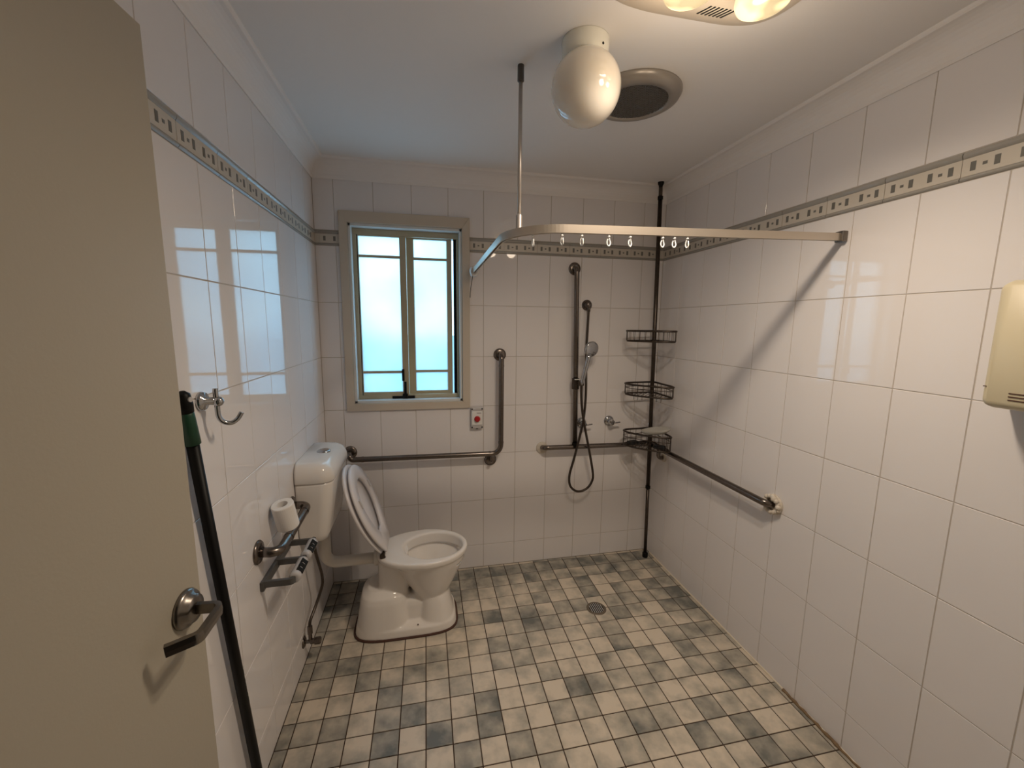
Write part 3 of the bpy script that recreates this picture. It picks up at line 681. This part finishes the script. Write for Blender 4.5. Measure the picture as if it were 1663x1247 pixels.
# ------------------------------------------------------------------ emergency call button
A = thing('call_button', 'white emergency call box with red button under the window corner', 'call button', (-0.042, 0.0, 0.982))
bm = bmesh.new(); B(bm, -0.078, -0.006, -0.026, 0.0, 0.918, 1.046, 0.004); part('box', bm, 'light_grey_plastic', A)
bm = bmesh.new(); B(bm, -0.074, -0.010, -0.029, -0.025, 0.941, 1.024, 0.002); part('cover', bm, 'white_plastic', A)
bm = bmesh.new(); lathe(bm, [(0.018, 0.0), (0.018, 0.006), (0.015, 0.008), (0.015, 0.016), (0.012, 0.019), (0.0, 0.0195)], (-0.042, -0.028, 0.978), (0, -1, 0), 28); part('button', bm, 'red_plastic', A, smooth=False)
for x in (-0.072, -0.012):
    for z in (0.926, 1.038):
        bm = bmesh.new(); lathe(bm, [(0.0045, 0.0), (0.0045, 0.002), (0.0, 0.002)], (x, -0.0255, z), (0, -1, 0), 10); part('screw', bm, 'void_black', A)
bm = bmesh.new(); B(bm, -0.044, -0.018, -0.0297, -0.0285, 1.0125, 1.0155); part('print_line', bm, 'void_black', A)
bm = bmesh.new(); B(bm, -0.048, -0.036, -0.022, -0.006, 0.913, 0.919, 0.001); part('cable_gland', bm, 'void_black', A)

# ------------------------------------------------------------------ shower
S = thing('hand_shower', 'chrome hand shower with metal hose on the upright grab bar', 'shower', (0.642, 0.0, 1.66))
bm = bmesh.new(); lathe(bm, [(0.033, 0.0), (0.033, 0.004), (0.026, 0.012), (0.016, 0.016), (0.016, 0.038), (0.012, 0.042)], (0.642, 0, 1.665), (0, -1, 0), 28); lathe(bm, [(0.010, 0.0), (0.010, 0.045)], (0.645, -0.028, 1.625), (0, 0, 1), 14); part('wall_outlet', bm, 'steel', S, smooth=True)
bm = bmesh.new()
tube(bm, catmull([(0.645, -0.028, 1.635), (0.641, -0.032, 1.55), (0.632, -0.045, 1.35), (0.624, -0.082, 1.15), (0.616, -0.092, 1.02), (0.600, -0.090, 0.90), (0.560, -0.088, 0.72), (0.534, -0.085, 0.61), (0.540, -0.083, 0.54), (0.575, -0.082, 0.502), (0.615, -0.082, 0.495), (0.660, -0.082, 0.515), (0.688, -0.083, 0.56), (0.690, -0.085, 0.61), (0.664, -0.092, 0.73), (0.620, -0.106, 0.90), (0.592, -0.112, 1.03), (0.582, -0.115, 1.12), (0.580, -0.118, 1.20)], 7), 0.0075, 10)
part('hose', bm, 'dark_steel', S, smooth=True)
hA, hB = Vector((0.578, -0.120, 1.185)), Vector((0.612, -0.128, 1.345))
bm = bmesh.new(); tube(bm, [hA, hA.lerp(hB, .1), hA.lerp(hB, .6), hB, hB+Vector((0.008, 0, 0.03))], [0.009, 0.0115, 0.014, 0.015, 0.017], 16); part('handset_handle', bm, 'chrome', S, smooth=True)
bm = bmesh.new(); nv = Vector((0.25, -0.88, -0.12)).normalized(); hc = Vector((0.632, -0.128, 1.402))
lathe(bm, [(0.012, -0.032), (0.030, -0.026), (0.044, -0.012), (0.047, 0.0), (0.045, 0.006), (0.040, 0.008), (0.0, 0.010)], hc, nv, 32); part('shower_head', bm, 'chrome', S, smooth=True)
bm = bmesh.new(); lathe(bm, [(0.0165, -0.035), (0.0225, -0.033), (0.0225, 0.033), (0.0165, 0.035)], (0.5635, -0.058, 1.185), (0, 0, 1), 20); B(bm, 0.562, 0.594, -0.126, -0.075, 1.180, 1.206, 0.004); part('slide_holder', bm, 'dark_steel', S)
bm = bmesh.new(); B(bm, 0.583, 0.592, -0.100, -0.082, 1.135, 1.215, 0.003); B(bm, 0.548, 0.592, -0.092, -0.080, 1.212, 1.218, 0.001); part('slide_clip', bm, 'pipe_plastic', S)
for x, z, lab in ((0.822, 0.928, 'chrome shower tap beside the corner caddy pole'), (0.632, 0.922, 'chrome shower tap half hidden behind the upright grab bar')):
    t = thing('shower_tap', lab, 'tap', (x, 0, z))
    bm = bmesh.new(); lathe(bm, [(0.034, 0.0), (0.034, 0.003), (0.026, 0.010), (0.016, 0.013)], (x, 0, z), (0, -1, 0), 26); part('flange', bm, 'chrome', t, smooth=True)
    bm = bmesh.new(); lathe(bm, [(0.015, 0.008), (0.015, 0.034), (0.0185, 0.036), (0.0185, 0.052), (0.012, 0.056)], (x, 0, z), (0, -1, 0), 20); part('body', bm, 'chrome', t, smooth=False)
    bm = bmesh.new(); tube(bm, [(x+0.010, -0.046, z-0.002), (x+0.03, -0.048, z-0.003), (x+0.056, -0.050, z)], [0.0065, 0.0058, 0.0048], 10); part('lever', bm, 'chrome', t, smooth=True)

# ------------------------------------------------------------------ corner caddy
PB, PT = Vector((1.085, -0.095, 0.0)), Vector((1.036, -0.103, H))
Cd = thing('corner_caddy', 'dark metal tension pole caddy with three wire baskets in the shower corner', 'shower caddy', tuple(PB))
def pole_at(z): return PB.lerp(PT, z/H)
bm = bmesh.new(); tube(bm, [pole_at(0.02), pole_at(0.50)], 0.0105, 16); tube(bm, [pole_at(0.49), pole_at(2.30)], 0.0125, 16); tube(bm, [pole_at(2.29), pole_at(2.37)], 0.011, 16); part('pole', bm, 'dark_steel', Cd, smooth=True)
bm = bmesh.new(); lathe(bm, [(0.016, 0.0), (0.018, 0.004), (0.018, 0.03), (0.012, 0.034)], PB, (0, 0, 1), 18); part('foot', bm, 'black_plastic', Cd)
bm = bmesh.new(); lathe(bm, [(0.018, 0.0), (0.016, -0.012), (0.012, -0.02), (0.011, -0.03)], PT, (0, 0, 1), 18); part('ceiling_cap', bm, 'black_plastic', Cd)
for z in (0.495, 2.292):
    bm = bmesh.new(); lathe(bm, [(0.011, -0.010), (0.0155, -0.009), (0.0155, 0.009), (0.011, 0.010)], pole_at(z), (0, 0, 1), 18); part('lock_ring', bm, 'black_plastic', Cd)
def basket(zt, zb, hooks, ntop=2):
    c = pole_at(zb); cx, cy = c.x, c.y
    plan = catmull([(0.014, 0.012), (-0.075, 0.014), (-0.165, 0.008), (-0.197, -0.022), (-0.178, -0.085), (-0.125, -0.150), (-0.062, -0.205), (-0.008, -0.228), (0.016, -0.195), (0.018, -0.09)], 5, True)
    plan = [Vector((cx+p.x, cy+p.y, 0)) for p in plan]
    bm = bmesh.new()
    def ringat(z, r, k=0.0):
        mid = Vector((cx-0.07, cy-0.08, 0)); tube(bm, [p.lerp(mid, k)+Vector((0, 0, z)) for p in plan], r, 7, closed=True)
    ringat(zt, 0.0058)
    if ntop > 1: ringat(zt-(zt-zb)*0.35, 0.0022)
    rim = part('basket', bm, 'dark_steel', Cd, smooth=True)
    bm = bmesh.new()
    for i in range(0, len(plan), 2):
        tube(bm, [plan[i]+Vector((0, 0, zt)), plan[i]+Vector((0, 0, zb+0.004)), plan[i].lerp(Vector((cx-0.07, cy-0.08, 0)), 0.06)+Vector((0, 0, zb))], 0.0014, 5)
    o = obj('basket_wires', bm, 'dark_steel', None, True, kind='stuff'); o.parent = rim
    bm = bmesh.new()
    mid = Vector((cx-0.07, cy-0.08, 0)); tube(bm, [p.lerp(mid, 0.04)+Vector((0, 0, zb)) for p in plan], 0.0055, 7, closed=True)
    # bottom grid wires run from the back legs to the front curve
    d = Vector((-1, -1, 0)).normalized(); e = Vector((1, -1, 0)).normalized()
    for k in range(-6, 8):
        off = 0.022*k
        hits = []
        for i in range(len(plan)):
            a, b = plan[i], plan[(i+1) % len(plan)]; ra, rb = (a-c).dot(e)-off, (b-c).dot(e)-off
            if ra*rb < 0: hits.append(a.lerp(b, ra/(ra-rb)))
        if len(hits) >= 2: tube(bm, [hits[0]+Vector((0, 0, zb)), hits[1]+Vector((0, 0, zb))], 0.0018, 5)
    o = obj('basket_floor', bm, 'dark_steel', None, True, kind='stuff'); o.parent = rim
    if hooks:
        bm = bmesh.new()
        for q in (-0.165, -0.145, -0.125):
            p = Vector((cx+q, cy-0.075-0.7*(q+0.165), zb)); tube(bm, [p, p+Vector((0, 0, -0.022)), p+Vector((-0.004, -0.004, -0.026))], 0.0016, 5)
        for q in (0.0, -0.018, -0.036):
            p = Vector((cx-0.055+q, cy-0.195-q*0.9, zb)); tube(bm, [p, p+Vector((0, 0, -0.022)), p+Vector((-0.004, -0.004, -0.026))], 0.0016, 5)
        o = obj('basket_hooks', bm, 'dark_steel', None, True, kind='stuff'); o.parent = rim
basket(1.512, 1.452, False, 1); basket(1.190, 1.125, True); basket(0.890, 0.803, False)
c = pole_at(0.8)
t = thing('soap_tray', 'pale translucent plastic tray tilted on top of the lowest caddy basket', 'tray', (c.x-0.05, c.y-0.10, 0.884))
bm = bmesh.new()
tp = [(0.02, -0.19), (-0.025, -0.20), (-0.085, -0.13), (-0.10, -0.06), (-0.06, -0.035), (0.0, -0.07), (0.028, -0.13)]
tp = catmull([(c.x+a, c.y+b, 0.903+(-b-0.1)*0.12+(a+0.03)*0.22) for a, b in tp], 4, True); cc = sum(tp, Vector())/len(tp)
loft(bm, [[p.lerp(cc, .25)+Vector((0, 0, -0.012)) for p in tp], [p.lerp(cc, 0.05)+Vector((0, 0, 0.0)) for p in tp], [p+Vector((0, 0, 0.014)) for p in tp], [p.lerp(cc, 0.04)+Vector((0, 0, 0.014)) for p in tp], [p.lerp(cc, .28)+Vector((0, 0, -0.009)) for p in tp]])
part('dish', bm, 'soap_tray', t, smooth=True)
for dx, dy, rz, lab in ((-0.145, -0.045, 0.3, 'black scrub pad at the back wall end of the lowest caddy basket'), (-0.035, -0.165, -0.9, 'black scrub pad at the right wall end of the lowest caddy basket')):
    bm = bmesh.new(); B(bm, -0.034, 0.034, -0.022, 0.022, 0.0, 0.02, 0.006)
    t = thing('scrub_pad', lab, 'scrub pad', (c.x+dx, c.y+dy, 0.809)); t.rotation_euler = (0, 0, rz); o = obj('pad', bm, 'scrub_pad'); o.parent = t

# ------------------------------------------------------------------ curtain track
C_ = thing('curtain_track', 'curved metal shower curtain track hung from the ceiling by a rod', 'curtain track', (XR, -1.17, 1.86))
tr = fillet([(XR-0.004, -1.173, 1.866), (-0.067, -1.119, 1.8445), (-0.063, -0.075, 1.838)], [0, 0.19, 0], 24)
sec = [(-0.007, 0.013), (0.007, 0.013), (0.007, -0.013), (0.003, -0.013), (0.003, -0.009), (0.005, -0.009), (0.005, 0.010), (-0.005, 0.010), (-0.005, -0.009), (-0.003, -0.009), (-0.003, -0.013), (-0.007, -0.013)]
bm = bmesh.new(); sweep(bm, tr, sec); part('track', bm, 'track_metal', C_)
bm = bmesh.new(); B(bm, XR-0.022, XR, -1.189, -1.157, 1.848, 1.886, 0.003); part('wall_bracket', bm, 'handle_metal', C_)
r0, r1 = Vector((-0.0255, -1.0478, 1.852)), Vector((-0.0144, -0.9976, H)); ru = (r1-r0).normalized()
bm = bmesh.new(); tube(bm, [r0, r1-ru*0.004], 0.0065, 14); part('hanger_rod', bm, 'rod_metal', C_, smooth=True)
bm = bmesh.new(); lathe(bm, [(0.0105, 0.0), (0.011, -0.002), (0.011, -0.05), (0.0075, -0.053)], r1, ru, 16); part('ceiling_socket', bm, 'grey_plastic', C_, smooth=False)
bm = bmesh.new(); lathe(bm, [(0.0085, 0.0), (0.0105, 0.0), (0.0105, 0.045), (0.0075, 0.048)], r0+ru*0.004, ru, 16); part('rod_socket', bm, 'rod_metal', C_, smooth=False)
bm = bmesh.new()
for k in range(5):
    y = -0.088+0.010*k; tube(bm, [(-0.0625+0.019*math.cos(a)+0.002*math.sin(3*a+k), y+0.008*math.sin(a+k), 1.835+0.024*math.sin(a)) for a in [2*math.pi*i/14 for i in range(14)]], 0.0065, 7, closed=True)
B(bm, -0.078, -0.047, -0.092, -0.042, 1.813, 1.856, 0.006); part('end_wrap', bm, 'white_plastic', C_, smooth=True)
bm = bmesh.new(); tube(bm, catmull([(-0.068, -0.07, 1.82), (-0.076, -0.068, 1.78), (-0.083, -0.066, 1.73), (-0.086, -0.066, 1.69)], 4), 0.0018, 6); part('loose_cord', bm, 'black_plastic', C_)
# gliders with hooks
def track_point(x):
    best = min(range(len(tr)-1), key=lambda i: 0 if (tr[i].x-x)*(tr[i+1].x-x) <= 0 else min(abs(tr[i].x-x), abs(tr[i+1].x-x))+1)
    a, b = tr[best], tr[best+1]; t_ = (x-a.x)/(b.x-a.x) if abs(b.x-a.x) > 1e-6 else 0; return a.lerp(b, max(0, min(1, t_)))
hook_src = None
for k, hxx in enumerate((0.012, 0.099, 0.165, 0.257, 0.331, 0.446, 0.488, 0.535)):
    p = track_point(hxx)
    if hook_src is None:
        e_ = thing('curtain_hook', 'white plastic curtain hook on the track, first along from the hanger rod', 'curtain hook', (p.x, p.y, p.z-0.009), 'curtain hooks on the track')
        bm = bmesh.new(); lathe(bm, [(0.0022, 0.012), (0.0022, -0.006), (0.004, -0.007), (0.004, -0.010), (0.002, -0.011)], (0, 0, 0), (0, 0, 1), 10); B(bm, -0.0028, 0.0028, -0.004, 0.004, -0.002, 0.006); o1 = obj('glider', bm, 'white_plastic'); o1.parent = e_
        bm = bmesh.new(); tube(bm, catmull([(0, 0, -0.009), (0.001, 0.003, -0.018), (0.003, 0.004, -0.027), (0.001, 0.0, -0.034), (-0.002, -0.004, -0.030), (-0.003, -0.004, -0.022), (-0.001, -0.003, -0.016)], 5), 0.0018, 7); o2 = obj('hook', bm, 'white_plastic', None, True); o2.parent = e_
        hook_src = (e_, o1, o2); e_.rotation_euler = (0, 0, 0.7); e_.scale = (1.2, 1.2, 1.2)
    else:
        e_ = hook_src[0].copy(); COL.objects.link(e_); e_.location = (p.x, p.y, p.z-0.009); e_.rotation_euler = (0, 0, random.uniform(-1.2, 1.2))
        e_['label'] = 'white plastic curtain hook on the track, %s along from the hanger rod' % ('first', 'second', 'third', 'fourth', 'fifth', 'sixth', 'seventh', 'eighth')[k]
        for ch in hook_src[1:]:
            c2 = ch.copy(); COL.objects.link(c2); c2.parent = e_

# ------------------------------------------------------------------ ceiling fittings
Gl = thing('globe_light', 'unlit round opal glass globe light on the ceiling', 'ceiling light', (0.150, -1.166, H))
bm = bmesh.new(); lathe(bm, [(0.070, 0.0), (0.071, -0.004), (0.068, -0.05), (0.062, -0.056), (0.05, -0.056)], (0.148, -1.150, H), (0, 0, 1), 40); gb = part('base', bm, 'lamp_base', Gl, smooth=True)
for p in gb.data.polygons: p.use_smooth = abs(p.normal.z) < 0.7
bm = bmesh.new(); bmesh.ops.create_uvsphere(bm, u_segments=48, v_segments=32, radius=0.103, matrix=Matrix.Translation((0.148, -1.166, 2.243))); part('globe', bm, 'globe_glass', Gl, smooth=True)
bm = bmesh.new(); lathe(bm, [(0.0035, 0.0), (0.0035, 0.003), (0.0, 0.004)], (0.148+0.030, -1.150-0.0605, H-0.036), (0.45, -0.89, 0), 10); part('grub_screw', bm, 'void_black', Gl)
Fn = thing('exhaust_fan', 'round exhaust fan with dark mesh grille on the ceiling beside the globe', 'exhaust fan', (0.432, -0.916, H))
fc = (0.432, -0.916)
bm = bmesh.new(); lathe(bm, [(0.165, 0.0), (0.165, -0.006), (0.158, -0.018), (0.140, -0.027), (0.122, -0.029), (0.118, -0.022), (0.118, 0.0)], (*fc, H), (0, 0, 1), 56); part('housing', bm, 'fan_housing', Fn, smooth=True)
bm = bmesh.new(); lathe(bm, [(0.117, 0.0), (0.117, -0.004), (0.0, -0.004)], (*fc, H), (0, 0, 1), 40); part('cavity', bm, 'void_black', Fn)
bm = bmesh.new()
for ang in (0.0, math.pi/3, 2*math.pi/3):
    d = Vector((math.cos(ang), math.sin(ang), 0)); e = Vector((-d.y, d.x, 0))
    for k in range(-8, 9):
        off = 0.0135*k; hl = math.sqrt(max(0, 0.119**2-off**2))
        if hl < 0.01: continue
        a = Vector((*fc, H-0.021))+e*off-d*hl; b = Vector((*fc, H-0.021))+e*off+d*hl; s = e*0.0016; u = Vector((0, 0, 0.003))
        loft(bm, [[a-s-u, a+s-u, a+s+u, a-s+u], [b-s-u, b+s-u, b+s+u, b-s+u]])
part('mesh_grille', bm, 'fan_mesh', Fn)
HL = thing('heat_lamp', 'cream ceiling heat lamp unit with two glowing reflector bulbs', 'heat lamp', (0.36, -1.59, H))
bm = bmesh.new(); loft(bm, [se(0.36, -1.59, 0.27, 0.282, H, 64, 4.5), se(0.36, -1.59, 0.27, 0.282, H-0.006, 64, 4.5), se(0.36, -1.59, 0.255, 0.268, H-0.018, 64, 4.5), se(0.36, -1.59, 0.20, 0.21, H-0.026, 64, 4)]); part('panel', bm, 'heater_panel', HL, smooth=True)
for k in range(7):
    x = 0.380+0.0115*k; bm = bmesh.new(); vs = [Vector((x+0.016*t+s*0.0022, -1.352-0.036*t, H-0.0222-0.0042*t+q)) for q in (0.002, -0.0012) for t, s in ((0, -1), (0, 1), (1, 1), (1, -1))]
    loft(bm, [vs[:4], vs[4:]]); part('vent_slot', bm, 'void_black', HL)
bm = bmesh.new(); lathe(bm, [(0.080, 0.0), (0.082, -0.012), (0.072, -0.035), (0.045, -0.052), (0.0, -0.058)], (0.36, -1.575, H-0.02), (0, 0, 1), 36); part('centre_light', bm, 'lamp_base', HL, smooth=True)
for bx, by, lit in ((0.272, -1.486, True), (0.460, -1.492, True), (0.258, -1.705, False), (0.460, -1.705, False)):
    bm = bmesh.new(); lathe(bm, [(0.030, 0.09), (0.034, 0.07), (0.050, 0.046), (0.060, 0.026), (0.062, 0.016), (0.058, 0.006), (0.044, -0.002), (0.024, -0.006), (0.0, -0.007)], (bx, by, 2.292), (0, 0, 1), 36)
    bl = part('bulb', bm, 'lamp_glass' if lit else 'unlit_glass', HL, smooth=True)
    bm = bmesh.new(); lathe(bm, [(0.045, 0.0), (0.046, -0.012), (0.038, -0.018), (0.03, -0.018)], (bx, by, H-0.02), (0, 0, 1), 28); part('bulb_socket', bm, 'seal_dirt', HL, smooth=True)
    if lit:
        ld = bpy.data.lights.new('heat_bulb_light', 'SPOT'); ld.energy = LAMP_W; ld.color = (1.0, 0.83, 0.65); ld.spot_size = math.radians(165); ld.spot_blend = 1.0; ld.shadow_soft_size = 0.045
        lo = bpy.data.objects.new('heat_bulb_light', ld); COL.objects.link(lo); lo.parent = HL; lo.matrix_parent_inverse = Matrix.Translation(-Vector(HL.location)); lo.location = (bx, by+0.028, 2.282)
        pd = bpy.data.lights.new('heat_bulb_glow', 'POINT'); pd.energy = GLOW_W; pd.color = (1.0, 0.80, 0.60); pd.shadow_soft_size = 0.04
        po = bpy.data.objects.new('heat_bulb_glow', pd); COL.objects.link(po); po.parent = HL; po.matrix_parent_inverse = Matrix.Translation(-Vector(HL.location)); po.location = (bx, by+0.02, 2.195)

# ------------------------------------------------------------------ hand dryer
D = thing('hand_dryer', 'cream plastic hand dryer on the right wall', 'hand dryer', (XR, -1.83, 1.37))
def dr(x, y0, y1, z0, z1, r): return [Vector((x, p.x, p.y)) for p in fillet([(y0, z0, 0), (y1, z0, 0), (y1, z1, 0), (y0, z1, 0)], r, 5, closed=True)]
bm = bmesh.new(); loft(bm, [dr(XR, -1.975, -1.672, 1.345, 1.668, 0.018), dr(1.06, -1.972, -1.676, 1.350, 1.662, 0.018), dr(1.032, -1.965, -1.684, 1.356, 1.655, 0.018), dr(1.022, -1.955, -1.694, 1.364, 1.646, 0.016)]); part('cover', bm, 'cream_plastic', D, smooth=True)
bm = bmesh.new(); B(bm, 1.0225, 1.0245, -1.965, -1.686, 1.4035, 1.4055); part('seam', bm, 'seal_dirt', D)
for k in range(3):
    bm = bmesh.new(); B(bm, 1.0205, 1.0235, -1.93, -1.735, 1.376+0.008*k, 1.3785+0.008*k); part('vent_slot', bm, 'seal_dirt', D)
bm = bmesh.new(); B(bm, 1.055, 1.125, -1.92, -1.76, 1.327, 1.352, 0.004); part('air_outlet', bm, 'grey_plastic', D)

# ------------------------------------------------------------------ floor waste
W = thing('floor_drain', 'round metal floor drain with dark slots in the shower floor', 'drain', (0.556, -0.514, 0.0))
bm = bmesh.new(); lathe(bm, [(0.040, 0.0005), (0.040, 0.003), (0.050, 0.003), (0.054, 0.0005)], (0.556, -0.514, 0), (0, 0, 1), 36); part('rim', bm, 'drain_brass', W, smooth=False)
bm = bmesh.new(); lathe(bm, [(0.0402, 0.0004), (0.0402, 0.0012), (0.0, 0.0012)], (0.556, -0.514, 0), (0, 0, 1), 32); part('well', bm, 'void_black', W)
for k in range(-3, 4):
    off = 0.0105*k; hl = math.sqrt(0.040**2-off**2); bm = bmesh.new(); B(bm, 0.556+off-0.0016, 0.556+off+0.0016, -0.514-hl, -0.514+hl, 0.001, 0.0034); part('bar', bm, 'light_grey_plastic', W)
